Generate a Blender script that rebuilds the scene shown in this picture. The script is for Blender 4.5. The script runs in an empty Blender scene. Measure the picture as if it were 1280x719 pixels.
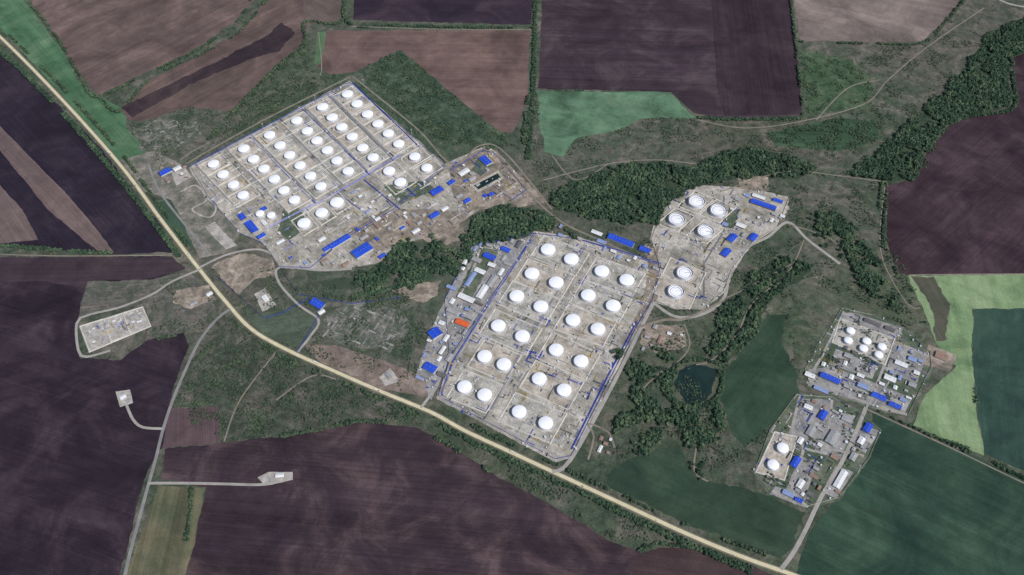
import bpy, math, random, numpy as np
from mathutils import Vector, noise as mnoise
random.seed(7); rng=np.random.default_rng(7)
# ---------------------------------------------------------------- survey -> ground metres
TH=math.radians(38); D=2530.0; F=1100.0
CT,ST=math.cos(TH),math.sin(TH); H=D*CT
def G(u,v):
    a=(u-640)/F; b=(359.5-v)/F
    t=H/(CT-b*ST)
    return (a*t, -D*ST+t*(ST+b*CT))
def GP(pts): return [G(*p) for p in pts]
KC=0.84; SAT=.84
def lin(c):
    m=.3*c[0]+.59*c[1]+.11*c[2]
    if max(c)-min(c)<90: c=[m+(x-m)*SAT+o for x,o in zip(c,(1.5,1,2.5))]
    return tuple(((x/255)/12.92 if x/255<=.04045 else (((x/255)+.055)/1.055)**2.4)*KC for x in c)+(1,)
scene=bpy.context.scene
col=scene.collection
# ---------------------------------------------------------------- materials
def _noise(nt,vec,scale,detail=6,rough=.6,dist=0.):
    n=nt.nodes.new('ShaderNodeTexNoise'); n.inputs['Scale'].default_value=scale
    n.inputs['Detail'].default_value=detail; n.inputs['Roughness'].default_value=rough
    n.inputs['Distortion'].default_value=dist
    nt.links.new(vec,n.inputs['Vector']); return n.outputs['Fac']
def _mr(nt,val,a,b,c,d):
    m=nt.nodes.new('ShaderNodeMapRange'); m.inputs[1].default_value=a;m.inputs[2].default_value=b
    m.inputs[3].default_value=c;m.inputs[4].default_value=d; nt.links.new(val,m.inputs[0]); return m.outputs[0]
def _math(nt,op,a,b):
    m=nt.nodes.new('ShaderNodeMath'); m.operation=op
    for i,x in enumerate((a,b)):
        if isinstance(x,(int,float)): m.inputs[i].default_value=x
        else: nt.links.new(x,m.inputs[i])
    return m.outputs[0]
def ramp(nt,val,cols,lo=.33,hi=.67):
    r=nt.nodes.new('ShaderNodeValToRGB'); e=r.color_ramp.elements
    n=len(cols)
    while len(e)<n: e.new(.5)
    for i,c in enumerate(cols):
        e[i].position=lo+(hi-lo)*i/max(1,n-1); e[i].color=lin(c)
    nt.links.new(val,r.inputs[0]); return r.outputs[0]
def mat(name,cols,s1=.01,s2=.15,fine=.25,stripes=(),rough=.9,metal=0.,attr=None,dist=0.,mid=None,spec=.12):
    m=bpy.data.materials.new(name); m.use_nodes=True; nt=m.node_tree
    bs=nt.nodes['Principled BSDF']; bs.inputs['Roughness'].default_value=rough
    bs.inputs['Metallic'].default_value=metal; bs.inputs['Specular IOR Level'].default_value=spec
    g=nt.nodes.new('ShaderNodeNewGeometry'); pos=g.outputs['Position']
    if attr:
        a=nt.nodes.new('ShaderNodeAttribute'); a.attribute_name=attr; v=a.outputs['Fac']
        n=_noise(nt,pos,s1,3); v=_math(nt,'ADD',_math(nt,'MULTIPLY',v,.5),_math(nt,'MULTIPLY',_mr(nt,n,.3,.7,0,1),.5))
        c=ramp(nt,v,cols,.2,.8)
    elif len(cols)==1:
        r=nt.nodes.new('ShaderNodeRGB'); r.outputs[0].default_value=lin(cols[0]); c=r.outputs[0]
    else:
        c=ramp(nt,_noise(nt,pos,s1,7,.65,dist),cols)
    fac=_mr(nt,_noise(nt,pos,s2,3,.7),.3,.7,1-fine,1+fine)
    if mid: fac=_math(nt,'MULTIPLY',fac,_mr(nt,_noise(nt,pos,mid[0],4,.65,.4),.3,.7,1-mid[1],1+mid[1]))
    for (ang,period,k) in stripes:
        mp=nt.nodes.new('ShaderNodeMapping'); mp.vector_type='TEXTURE'
        mp.inputs['Rotation'].default_value=(0,0,ang); mp.inputs['Scale'].default_value=(period*60,period,1e5)
        nt.links.new(pos,mp.inputs['Vector'])
        s=_noise(nt,mp.outputs[0],1.0,2,.5)
        fac=_math(nt,'MULTIPLY',fac,_mr(nt,s,.35,.65,1-k,1+k))
    vm=nt.nodes.new('ShaderNodeVectorMath'); vm.operation='SCALE'
    nt.links.new(c,vm.inputs[0]); nt.links.new(fac,vm.inputs['Scale'])
    nt.links.new(vm.outputs[0],bs.inputs['Base Color'])
    return m
# ---------------------------------------------------------------- mesh helpers
class MB:
    def __init__(s): s.v=[];s.f=[];s.m=[]
    def add(s,vs,fs,mi=0):
        o=len(s.v); s.v+=vs; s.f+=[tuple(i+o for i in f) for f in fs]; s.m+=[mi]*len(fs)
    def box(s,c,d,L,W,z0,z1,mi=0):
        dx,dy=d; px,py=-dy,dx; vs=[]
        for z in (z0,z1):
            for a,b in ((-1,-1),(1,-1),(1,1),(-1,1)):
                vs.append((c[0]+dx*a*L/2+px*b*W/2,c[1]+dy*a*L/2+py*b*W/2,z))
        s.add(vs,[(0,1,5,4),(1,2,6,5),(2,3,7,6),(3,0,4,7),(4,5,6,7),(3,2,1,0)],mi)
    def cyl(s,c,r,z0,z1,n=12,mi=0,r2=None):
        r2=r if r2 is None else r2
        vs=[(c[0]+r*math.cos(2*math.pi*i/n),c[1]+r*math.sin(2*math.pi*i/n),z0) for i in range(n)]
        vs+=[(c[0]+r2*math.cos(2*math.pi*i/n),c[1]+r2*math.sin(2*math.pi*i/n),z1) for i in range(n)]
        s.add(vs,[(i,(i+1)%n,n+(i+1)%n,n+i) for i in range(n)]+[tuple(range(n,2*n))],mi)
    def hcyl(s,c,d,L,r,z,n=8,mi=0):
        dx,dy=d;px,py=-dy,dx; vs=[]
        for e in (-1,1):
            for i in range(n):
                a=2*math.pi*i/n; o=r*math.cos(a)
                vs.append((c[0]+dx*e*L/2+px*o,c[1]+dy*e*L/2+py*o,z+r*math.sin(a)))
        s.add(vs,[(i,(i+1)%n,n+(i+1)%n,n+i) for i in range(n)]+[tuple(range(n))[::-1],tuple(range(n,2*n))],mi)
    def sweep(s,prof,path,closed=False,mi=0,closeprof=False):
        n=len(path); k=len(prof); vs=[]
        if n<2: return
        P=[Vector(p) for p in path]
        for i in range(n):
            if closed: a=P[i-1]; b=P[(i+1)%n]
            else: a=P[max(0,i-1)]; b=P[min(n-1,i+1)]
            d1=(P[i]-a); d2=(b-P[i])
            if d1.length<1e-6: d1=d2
            if d2.length<1e-6: d2=d1
            d1=d1.normalized(); d2=d2.normalized()
            t=d1+d2
            t=t.normalized() if t.length>1e-3 else d1
            nx,ny=-t.y,t.x
            cs=max(.45,t.dot(d1)); sc=1/cs
            for o,z in prof: vs.append((P[i].x+nx*o*sc,P[i].y+ny*o*sc,z))
        fs=[]
        for i in range(n if closed else n-1):
            j=(i+1)%n
            for q in range(k if closeprof else k-1):
                r=(q+1)%k
                fs.append((i*k+q,j*k+q,j*k+r,i*k+r)[::-1])
        s.add(vs,fs,mi)
    def obj(s,name,mats):
        me=bpy.data.meshes.new(name); me.from_pydata(s.v,[],s.f)
        for m in mats: me.materials.append(m)
        me.polygons.foreach_set('material_index',s.m)
        me.update(); o=bpy.data.objects.new(name,me); col.objects.link(o)
        return o
def smooth_path(pts,step=15.,closed=False):
    P=[Vector(p) for p in pts]; out=[]; n=len(P)
    for i in range(n if closed else n-1):
        if closed: p0,p1,p2,p3=P[i-1],P[i],P[(i+1)%n],P[(i+2)%n]
        else: p0,p1,p2,p3=P[max(0,i-1)],P[i],P[i+1],P[min(n-1,i+2)]
        k=max(1,int((p2-p1).length/step))
        for j in range(k):
            t=j/k; t2=t*t;t3=t2*t
            q=.5*((2*p1)+(p2-p0)*t+(2*p0-5*p1+4*p2-p3)*t2+(3*p1-p0-3*p2+p3)*t3)
            out.append((q.x,q.y))
    if not closed: out.append(tuple(P[-1]))
    return out
def dens(pts,step,jit,seed=0):
    out=[];n=len(pts)
    for i in range(n):
        a=Vector(pts[i]);b=Vector(pts[(i+1)%n]); k=max(1,int((b-a).length/step))
        for j in range(k):
            p=a.lerp(b,j/k)
            q=mnoise.noise_vector(Vector((p.x*.015,p.y*.015,seed)))*jit+mnoise.noise_vector(Vector((p.x*.06,p.y*.06,seed)))*jit*.6+mnoise.noise_vector(Vector((p.x*.2,p.y*.2,seed)))*jit*.3
            out.append((p.x+q.x,p.y+q.y))
    return out
def pip(x,y,poly):
    ins=np.zeros(x.shape,bool); n=len(poly)
    for i in range(n):
        x1,y1=poly[i];x2,y2=poly[(i+1)%n]
        if y1==y2: continue
        c=((y1>y)!=(y2>y))&(x<(x2-x1)*(y-y1)/(y2-y1)+x1); ins^=c
    return ins
ZL=[0.05]; EXCL=[]
def sheet(name,px,m,jit=4,step=9,ground=False,z=None,excl=False):
    pts=px if ground else GP(px)
    if excl: EXCL.append(pts)
    pts=dens(pts,step,jit,len(bpy.data.objects)*.37)
    ar=sum(pts[i-1][0]*pts[i][1]-pts[i][0]*pts[i-1][1] for i in range(len(pts)))
    if ar<0: pts=pts[::-1]
    if z is None: ZL[0]+=.0065; z=ZL[0]
    b=MB(); b.add([(x,y,z) for x,y in pts],[tuple(range(len(pts)))]); return b.obj(name,[m])
def ang(p,q):
    a=G(*p);b=G(*q); return math.atan2(b[1]-a[1],b[0]-a[0])
def udir(p,q):
    a=ang(p,q); return (math.cos(a),math.sin(a))
# ---------------------------------------------------------------- terrain
def terrain():
    def axis(lo,hi,step):
        a=list(np.arange(lo,hi+1,step)); s=step
        L=[];R=[];x=lo
        while x>-26000: s*=1.5; x-=s; L.append(x)
        s=step;x=hi
        while x<26000: s*=1.5; x+=s; R.append(x)
        return np.array(L[::-1]+a+R)
    xs=axis(-2300,2300,10); ys=axis(-1200,2200,10)
    X,Y=np.meshgrid(xs,ys); nx,ny=len(xs),len(ys)
    base=np.array((82,88,76.)); W=np.full(X.shape,.25); C=np.zeros(X.shape+(3,))+base*.25
    blobs=[(720,215,150,(80,88,76)),(1100,60,160,(104,96,90)),(1050,110,110,(62,88,62)),(950,160,120,(92,88,76)),
     (640,240,90,(118,106,94)),(350,500,170,(60,74,58)),(250,470,100,(80,78,70)),(430,500,90,(62,78,60)),(420,410,90,(88,94,84)),(1000,290,120,(76,86,70)),
     (860,420,120,(76,86,70)),(800,480,100,(78,86,68)),(860,560,110,(56,72,56)),(540,130,120,(62,86,64)),(470,90,90,(58,84,60)),(340,110,110,(66,82,62)),
     (200,345,90,(96,88,84)),(290,350,70,(112,102,96)),(210,170,80,(96,96,90)),(1180,250,120,(64,80,60)),(1120,380,80,(84,94,72)),
     (1140,170,100,(76,84,70)),(1060,240,90,(86,90,78)),(780,420,50,(104,98,88)),(420,440,50,(110,98,90)),(230,300,80,(70,90,70)),
     (560,170,60,(64,86,62)),(960,400,80,(70,86,62)),(700,170,100,(80,88,78)),(1230,20,80,(92,88,84)),(200,400,60,(78,80,74)),
     (600,560,80,(72,82,64)),(880,690,120,(68,80,62)),(0,0,100,(62,90,66)),(930,250,60,(94,94,86)),(930,470,80,(62,80,58)),(1000,480,40,(96,92,84))]
    for u,v,r,c in blobs:
        gx,gy=G(u,v); R=r*2.0
        w=np.exp(-((X-gx)**2+(Y-gy)**2)/(2*(R*.6)**2))
        W+=w; C+=w[...,None]*np.array(c)
    C/=W[...,None]
    Cl=np.where(C/255<=.04045,C/255/12.92,((C/255+.055)/1.055)**2.4)*KC
    n=nx*ny
    me=bpy.data.meshes.new('terrain'); me.vertices.add(n)
    co=np.stack([X,Y,np.zeros_like(X)],-1).astype(np.float32); me.vertices.foreach_set('co',co.ravel())
    idx=np.arange(n).reshape(ny,nx)
    q=np.stack([idx[:-1,:-1],idx[:-1,1:],idx[1:,1:],idx[1:,:-1]],-1).reshape(-1,4)
    me.loops.add(q.size); me.loops.foreach_set('vertex_index',q.ravel().astype(np.int32))
    me.polygons.add(len(q)); me.polygons.foreach_set('loop_start',(np.arange(len(q))*4).astype(np.int32))
    me.update(calc_edges=True)
    at=me.attributes.new('zone','FLOAT_COLOR','POINT')
    at.data.foreach_set('color',np.concatenate([Cl,np.ones(C.shape[:2]+(1,))],-1).astype(np.float32).ravel())
    m=bpy.data.materials.new('wild_grass_terrain'); m.use_nodes=True; nt=m.node_tree; bs=nt.nodes['Principled BSDF']
    bs.inputs['Roughness'].default_value=.95; bs.inputs['Specular IOR Level'].default_value=.1
    g=nt.nodes.new('ShaderNodeNewGeometry'); pos=g.outputs['Position']
    a=nt.nodes.new('ShaderNodeAttribute'); a.attribute_name='zone'
    c2=ramp(nt,_noise(nt,pos,.009,8,.7,1.6),[(40,62,44),(66,80,60),(98,94,82),(130,118,106)],.36,.65)
    mx=nt.nodes.new('ShaderNodeMix'); mx.data_type='RGBA'; mx.inputs[0].default_value=.48
    nt.links.new(a.outputs['Color'],mx.inputs[6]); nt.links.new(c2,mx.inputs[7])
    f=_math(nt,'MULTIPLY',_mr(nt,_noise(nt,pos,.04,6,.78,.8),.32,.68,.5,1.5),_mr(nt,_noise(nt,pos,.25,3,.7),.3,.7,.7,1.3))
    vm=nt.nodes.new('ShaderNodeVectorMath'); vm.operation='SCALE'
    nt.links.new(mx.outputs[2],vm.inputs[0]); nt.links.new(f,vm.inputs['Scale']); nt.links.new(vm.outputs[0],bs.inputs['Base Color'])
    me.materials.append(m); o=bpy.data.objects.new('terrain',me); col.objects.link(o)
terrain()
# ---------------------------------------------------------------- fields
def field(name,px,cols,lineA,lineB,fine=.14,st=((5,.12),(40,.10)),s1=.005,mid=(.025,.15),jit=5,dist=.9):
    a=ang(lineA,lineB)
    m=mat(name+'_soil',cols,s1,.2,fine,[(a,p,k) for p,k in st],mid=mid,dist=dist)
    return sheet(name,px,m,jit,excl=name in('ploughed_field','crop_field','meadow'))
PURP=[(40,32,43),(52,41,53),(70,56,64)]
field('meadow',[(-80,-60),(15,-20),(48,25),(75,60),(100,105),(128,122),(158,138),(158,160),(187,192),(184,212),(162,225),(130,185),(75,115),(0,35),(-80,-40)],[(50,86,58),(70,110,74),(92,124,88)],(0,0),(150,180),st=((6,.08),(40,.12)))
BR=[(84,68,64),(102,84,78),(124,102,94)]
field('ploughed_field',[(25,-60),(330,-60),(318,0),(300,22),(245,62),(180,92),(122,120),(100,92),(70,45),(42,10)],BR,(100,110),(290,10),st=((7,.12),(60,.14)))
field('ploughed_field',[(160,150),(150,136),(190,98),(250,70),(295,42),(330,5),(345,-60),(428,-60),(426,26),(385,30),(378,55),(342,84),(290,140),(232,134),(178,152)],[(80,66,60),(98,80,74),(116,96,86)],(160,140),(350,40),st=((7,.12),(60,.14)))
field('burnt_stubble_strip',[(152,134),(240,92),(335,44),(352,28),(368,40),(350,64),(318,72),(250,100),(165,147)],[(44,36,42),(58,46,50),(74,60,60)],(160,140),(350,40),jit=8)
field('ploughed_field',[(378,-40),(430,-40),(428,-5),(425,27),(380,26)],[(92,80,72),(110,94,86)],(380,0),(428,27))
field('ploughed_field',[(408,38),(663,38),(660,110),(650,150),(640,166),(625,165),(590,138),(552,105),(500,62),(450,88),(412,94),(398,82)],[(88,70,64),(108,86,78),(124,100,90)],(400,80),(660,85),st=((6,.08),(50,.14)))
field('grass_strip',[(396,40),(408,40),(402,80),(393,80)],[(74,106,70),(92,122,84)],(396,40),(396,80),jit=2)
field('ploughed_field',[(446,-60),(667,-60),(664,31),(441,25)],PURP,(450,10),(660,15))
field('ploughed_field',[(680,-60),(985,-60),(1003,145),(905,147),(868,142),(838,115),(673,111)],[(50,39,46),(64,50,57),(84,70,72)],(680,50),(990,60),st=((5,.16),(45,.12),(160,.10)))
field('ploughed_field',[(884,-60),(984,-60),(1002,143),(905,145),(898,120)],[(46,34,42),(56,43,50),(68,54,58)],(884,0),(900,140),st=((5,.14),(45,.12)))
field('meadow',[(672,114),(838,116),(852,132),(872,147),(800,148),(775,162),(722,172),(702,196),(682,190),(675,150)],[(62,92,66),(86,122,90),(104,134,102)],(672,114),(838,150),s1=.009,st=((6,.06),(60,.14)),jit=8)
field('ploughed_field',[(990,-60),(1215,-60),(1200,2),(1172,35),(1150,53),(1000,51),(993,0)],[(98,86,80),(122,108,100),(142,126,116)],(990,10),(1160,50),st=((5,.1),(50,.12)))
field('ploughed_field',[(1400,55),(1280,66),(1266,72),(1268,135),(1215,146),(1185,158),(1158,190),(1142,225),(1106,232),(1108,300),(1122,343),(1400,343)],[(46,31,38),(60,44,50),(78,60,64)],(1110,330),(1280,180),st=((6,.12),(60,.12)),s1=.006)
field('crop_field',[(1135,345),(1400,341),(1400,385),(1217,386),(1214,440),(1222,520),(1230,569),(1140,532),(1158,492),(1196,458),(1172,432),(1152,385)],[(90,120,78),(120,146,98),(138,160,114)],(1180,345),(1225,560),st=((4,.06),(30,.10)),s1=.006)
field('bare_soil_gully',[(1137,346),(1165,346),(1188,380),(1184,425),(1172,428),(1166,390),(1150,360)],[(68,76,58),(90,86,72)],(1137,346),(1180,420),jit=8)
field('crop_field',[(1217,387),(1400,385),(1400,640),(1231,568),(1223,520),(1215,440)],[(36,62,52),(46,74,62),(56,86,70)],(1220,400),(1230,560),st=((4,.07),(30,.06)))
field('crop_field',[(1090,516),(1400,650),(1400,900),(960,900),(1000,700),(1012,664),(1050,622),(1084,560)],[(32,56,46),(42,70,54),(58,84,64)],(1090,520),(1280,606),st=((4,.10),(28,.10),(120,.08)))
field('crop_field',[(757,592),(800,566),(850,556),(872,600),(920,606),(962,622),(1006,642),(988,684),(975,701),(860,655),(760,610)],[(36,56,44),(48,70,52),(62,80,60)],(760,610),(980,700),st=((4,.06),(40,.12)),jit=10)
field('crop_field',[(893,478),(925,440),(960,392),(985,392),(975,430),(1000,470),(1000,492),(968,530),(930,560),(908,530)],[(38,60,44),(48,72,52),(62,84,62)],(900,480),(970,395),st=((4,.06),(40,.12)),jit=10)
field('ploughed_field',[(200,598),(206,560),(285,553),(345,546),(395,540),(452,528),(520,534),(568,560),(612,590),(700,638),(760,675),(800,690),(815,760),(800,900),(190,900),(233,719),(258,610)],[(48,37,45),(62,48,53),(90,72,72)],(260,610),(700,650),st=((6,.14),(60,.12),(200,.14)),s1=.007)
field('ploughed_field',[(205,512),(272,507),(277,553),(204,560)],[(76,60,64),(94,76,76)],(205,515),(205,560))
field('stubble_field',[(198,608),(258,608),(234,719),(200,900),(130,900),(158,719),(185,640)],[(76,82,58),(98,94,70),(112,104,78)],(215,608),(190,719),st=((8,.15),(40,.22)))
field('ploughed_field',[(-100,322),(215,321),(232,336),(190,350),(130,382),(96,402),(99,448),(150,450),(185,425),(230,416),(236,432),(215,490),(202,560),(180,600),(160,680),(150,719),(120,900),(-200,900)],[(37,29,39),(48,38,47),(70,56,64)],(0,500),(190,560),st=((6,.12),(50,.12),(180,.14)),s1=.006)
field('ploughed_field',[(-100,20),(0,66),(60,118),(130,190),(202,285),(224,316),(145,318),(0,306),(-100,300)],[(36,29,39),(44,36,49),(58,48,58)],(0,80),(200,290))
field('fallow_strip',[(-100,70),(0,158),(40,198),(95,255),(142,314),(122,314),(60,262),(0,188),(-100,110)],[(98,82,80),(120,100,94)],(0,158),(140,310),jit=3)
field('fallow_strip',[(-60,180),(0,232),(28,262),(48,300),(0,304),(-100,300)],[(96,80,78),(116,98,92)],(0,232),(45,300),jit=3)
field('ploughed_field',[(-60,322),(215,321),(232,336),(190,348),(125,352),(108,362),(60,352),(-60,350)],[(56,44,52),(74,60,64)],(0,325),(200,325))
field('ploughed_field',[(785,700),(825,684),(868,686),(940,706),(1000,735),(950,900),(800,900)],[(58,42,46),(78,62,60)],(800,700),(940,719))
field('weedy_margin',[(250,440),(290,398),(330,430),(420,472),(520,520),(450,526),(345,545),(280,552),(272,508),(215,508),(225,475)],[(48,62,48),(70,78,62),(100,94,84)],(250,440),(500,520),s1=.016,mid=(.05,.35),fine=.3,jit=8)
field('weedy_margin',[(110,352),(190,350),(235,340),(250,350),(270,385),(236,415),(190,420),(187,405),(178,380),(120,392),(96,400)],[(70,80,64),(92,92,82),(116,106,98)],(100,360),(250,345),s1=.02,mid=(.06,.3),fine=.3)
field('steppe_gully',[(1000,62),(1060,74),(1092,106),(1085,134),(1012,142)],[(50,76,50),(66,90,60),(86,102,74)],(1000,60),(1090,100),s1=.015,mid=(.06,.3),jit=16)
field('plantation',[(958,166),(1035,148),(1092,152),(1102,174),(1044,190),(972,182)],[(46,72,48),(62,88,60)],(960,166),(1100,172),st=((10,.25),),jit=10)
field('reed_meadow',[(450,88),(500,62),(552,106),(592,140),(640,178),(612,190),(560,178),(520,168),(480,130)],[(46,66,48),(62,82,60),(84,98,74)],(450,90),(620,180),s1=.02,mid=(.06,.35),fine=.3,jit=9)
field('meadow',[(305,395),(370,385),(398,400),(378,438),(330,418)],[(68,84,64),(90,100,82)],(305,395),(370,385),jit=3,mid=(.05,.25))
field('meadow',[(192,258),(215,246),(240,282),(252,318),(225,300)],[(52,76,58),(64,88,68)],(192,258),(240,318),jit=3)
# ---------------------------------------------------------------- woodland floors
WOODS=[([(688,242),(712,234),(760,210),(820,204),(868,212),(895,196),(930,186),(975,192),(1022,210),(1000,222),(950,222),(905,226),(858,238),(838,255),(822,280),(790,280),(755,276),(710,266),(686,254)],-.45),
([(1054,218),(1085,202),(1118,170),(1168,126),(1212,80),(1238,40),(1300,18),(1300,64),(1258,72),(1264,132),(1215,144),(1182,156),(1155,192),(1142,226),(1098,228)],-.35),
([(576,302),(596,270),(620,260),(652,260),(697,272),(690,286),(662,290),(640,302),(590,310)],-.4),
([(440,352),(470,332),(505,304),(535,296),(584,320),(574,334),(545,350),(500,364),(460,368)],-.25),
([(886,440),(894,402),(922,364),(948,338),(975,322),(1015,332),(992,352),(964,370),(937,427),(907,454)],-.35),
([(1015,268),(1050,264),(1080,300),(1112,350),(1122,384),(1085,372),(1060,330),(1020,300)],-.1),
([(766,440),(800,440),(845,438),(842,470),(835,490),(850,520),(825,558),(790,570),(765,530),(790,480)],-.06),
([(850,508),(895,502),(910,540),(882,605),(862,560),(840,530)],.05),
([(560,340),(590,300),(600,308),(575,345)],-.3)]
WF=mat('woodland_floor_moss',[(38,56,42),(52,70,50),(74,84,64)],.02,.2,.25,mid=(.06,.3))
for px,t in WOODS:
    if t<-.3: sheet('woodland_floor',px,WF,14)
# water
WATER=mat('pond_water_surface',[(26,46,44),(34,56,50)],.01,.05,.12,rough=.25,spec=.15,mid=(.03,.15))
WATER2=mat('algae_water_surface',[(54,70,54),(70,82,62)],.02,.1,.12,rough=.3,spec=.3)
BANK=mat('pond_bank_mud',[(74,82,62),(98,98,80)],.03,.2,.25)
sheet('pond_bank',[(842,458),(862,452),(882,452),(898,460),(896,482),(888,504),(860,510),(844,498),(836,480)],BANK,9)
sheet('pond_water',[(848,462),(860,458),(872,454),(894,461),(892,472),(886,498),(872,504),(856,504),(849,492),(842,482)],WATER,8,5)
sheet('pond_water',[(812,487),(826,486),(832,500),(820,512),(810,505)],WATER2,5,5)
sheet('pond_water',[(398,352),(430,346),(452,352),(440,362),(410,362)],WATER2,5,5)
# ---------------------------------------------------------------- pads
GRAV=mat('gravel_yard',[(116,114,100),(158,152,138),(192,184,170)],.014,.25,.26,mid=(.07,.26),dist=.5)
CONC=mat('concrete_slab',[(140,136,126),(166,160,150),(190,184,174)],.04,.4,.18,mid=(.1,.18))
BUND=mat('bund_floor_gravel',[(132,130,116),(166,162,150),(194,188,176)],.025,.3,.24,mid=(.08,.2))
BUND2=mat('bund_floor_sandy',[(140,132,116),(172,162,146),(198,188,172)],.025,.3,.22,mid=(.08,.18))
SOIL=mat('disturbed_soil',[(98,94,82),(136,124,108),(174,158,140)],.018,.2,.28,mid=(.06,.3),dist=1.2)
GREENY=mat('yard_lawn',[(62,80,60),(84,98,76),(116,116,100)],.02,.2,.25,mid=(.06,.25))
GREY=mat('grey_yard',[(110,112,110),(142,140,136),(170,166,160)],.025,.3,.2,mid=(.09,.18))
RUIN=mat('rubble_ground',[(66,80,62),(92,96,84),(136,130,120)],.04,.25,.3,mid=(.09,.35))
padA=[(236,210),(437,101),(556,205),(606,183),(622,190),(664,238),(650,252),(600,262),(560,290),(520,300),(470,330),(420,338),(350,335),(330,305),(300,292),(262,250)]
sheet('oil_depot_yard',padA,GRAV,3,excl=True)
sheet('disturbed_ground',[(430,285),(480,262),(540,262),(590,262),(575,285),(600,300),(560,306),(520,296),(470,316)],SOIL,12)
sheet('disturbed_ground',[(560,208),(610,182),(668,238),(682,254),(640,262),(580,262),(565,240)],SOIL,10)
padB=[(668,289),(722,296),(830,330),(820,372),(800,405),(716,572),(694,578),(545,498),(562,450),(600,395),(634,340)]
sheet('oil_depot_yard',padB,GRAV,3,excl=True)
padW=[(590,308),(646,300),(668,292),(634,340),(600,395),(562,447),(540,500),(520,470),(536,420),(556,375)]
sheet('grey_service_yard',padW,GREY,4,excl=True)
padC=[(850,238),(880,232),(935,235),(985,246),(986,262),(970,285),(942,305),(918,338),(908,365),(880,388),(845,388),(812,375),(824,330),(812,300),(826,262)]
sheet('oil_depot_yard',padC,GRAV,5,excl=True)
sheet('disturbed_ground',[(804,306),(824,304),(822,372),(800,405),(784,430),(776,430),(797,390),(812,340)],SOIL,7)
sheet('disturbed_ground',[(920,216),(960,222),(962,240),(925,236)],SOIL,5)
sheet('disturbed_ground',[(802,406),(852,406),(862,432),(820,442),(798,428)],SOIL,10)
padD=[(1052,384),(1090,392),(1134,410),(1162,440),(1166,462),(1135,522),(1090,512),(1008,484),(1004,462),(1028,418)]
sheet('pump_station_lawn',padD,GREENY,3,excl=True)
sheet('disturbed_ground',[(1160,430),(1196,444),(1188,464),(1155,456)],SOIL,3)
padE=[(962,538),(995,492),(1040,495),(1072,512),(1102,538),(1088,572),(1050,626),(1005,636),(960,618),(940,590)]
sheet('pump_station_lawn',padE,GREENY,3,excl=True)
for q in ([(1010,462),(1040,458),(1140,498),(1130,520),(1090,508),(1010,482)],[(1054,388),(1130,410),(1122,424),(1048,400)],[(1112,424),(1160,442),(1146,480),(1104,462)],[(1045,436),(1098,458),(1090,474),(1036,456)],
          [(1000,498),(1040,500),(1028,560),(985,545)],[(1035,512),(1070,520),(1050,575),(1018,565)],[(1072,530),(1100,538),(1082,566),(1060,556)],[(1044,582),(1066,590),(1046,624),(1028,616)],[(1000,570),(1022,576),(1008,620),(982,612)],[(970,608),(1012,622),(1006,634),(962,618)]):
    sheet('pump_station_yard',q,GREY,2)
sheet('worn_grass_yard',[(150,200),(195,188),(236,212),(262,250),(300,292),(280,318),(250,322),(215,250),(180,240)],mat('worn_lawn',[(80,92,76),(118,114,102),(152,142,130)],.02,.2,.25,mid=(.06,.28)),5)
sheet('disturbed_ground',[(264,332),(300,316),(340,324),(346,344),(322,350),(300,368),(282,354)],SOIL,11)
sheet('disturbed_ground',[(220,364),(262,356),(268,374),(240,386),(216,380)],SOIL,8)
sheet('disturbed_ground',[(378,430),(420,432),(470,448),(530,470),(538,498),(470,486),(400,452)],mat('brown_earth',[(98,88,78),(124,108,96),(148,132,118)],.02,.2,.22,mid=(.05,.25)),7)
sheet('disturbed_ground',[(482,362),(518,354),(552,352),(548,370),(530,380),(500,370)],SOIL,9)
sheet('demolished_works_ground',[(410,390),(450,376),(500,388),(514,410),(488,440),(430,432),(402,418)],RUIN,7)
sheet('demolished_works_ground',[(165,160),(200,148),(245,152),(252,170),(215,188),(178,190)],RUIN,8)
for q in ([(100,408),(178,384),(188,408),(112,440)],[(144,490),(162,487),(167,504),(150,509)],[(322,597),(335,590),(366,590),(366,600),(332,607)],
          [(318,368),(332,360),(345,382),(328,390)],[(474,472),(488,460),(500,477),(482,483)],
          [(256,284),(268,277),(296,307),(282,312)],[(230,208),(214,214),(221,232),(240,221)]):
    sheet('concrete_pad',q,CONC,1.8)
for q in ([(355,262),(372,258),(388,284),(360,300),(348,290)],[(480,232),(525,226),(545,238),(500,256)],[(600,310),(625,312),(590,372),(572,365)],[(905,262),(926,262),(915,285),(903,284)],[(600,196),(618,206),(600,220),(590,212)]):
    sheet('yard_lawn',q,GREENY,6)
sheet('pond_bank',[(588,232),(623,213),(630,223),(598,241)],BUND2,1)
sheet('pond_water',[(592,232),(622,217),(626,222),(598,237)],WATER,1)
# ---------------------------------------------------------------- roads
ROADM=mat('highway_asphalt',[(196,184,142),(214,202,160)],.05,.5,.08,rough=.8)
SHM=mat('highway_shoulder_gravel',[(104,98,78),(130,122,98)],.05,.3,.2)
WHITE=mat('road_marking_paint',[(225,225,215)],1,.5,.05)
LROAD=mat('light_concrete_road',[(144,140,132),(170,164,154)],.03,.3,.12)
DROAD=mat('dirt_track',[(116,108,94),(142,132,116)],.03,.3,.22)
AROAD=mat('grey_asphalt_road',[(120,120,118),(142,140,136)],.03,.3,.1)
hw=smooth_path(GP([(-160,-90),(-80,-25),(0,46),(75,122),(150,206),(200,273),(240,325),(282,377),(315,412),(360,438),(420,465),(480,491),(540,516),(580,538),(640,566),(700,594),(780,631),(860,668),(930,697),(1000,722),(1100,762),(1250,815)]),20)
ROADPTS=[(x,y,13) for x,y in hw]
b=MB(); b.sweep([(-8.0,.02),(-6.0,.50),(6.0,.50),(8.0,.02)][::-1],hw)
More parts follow.
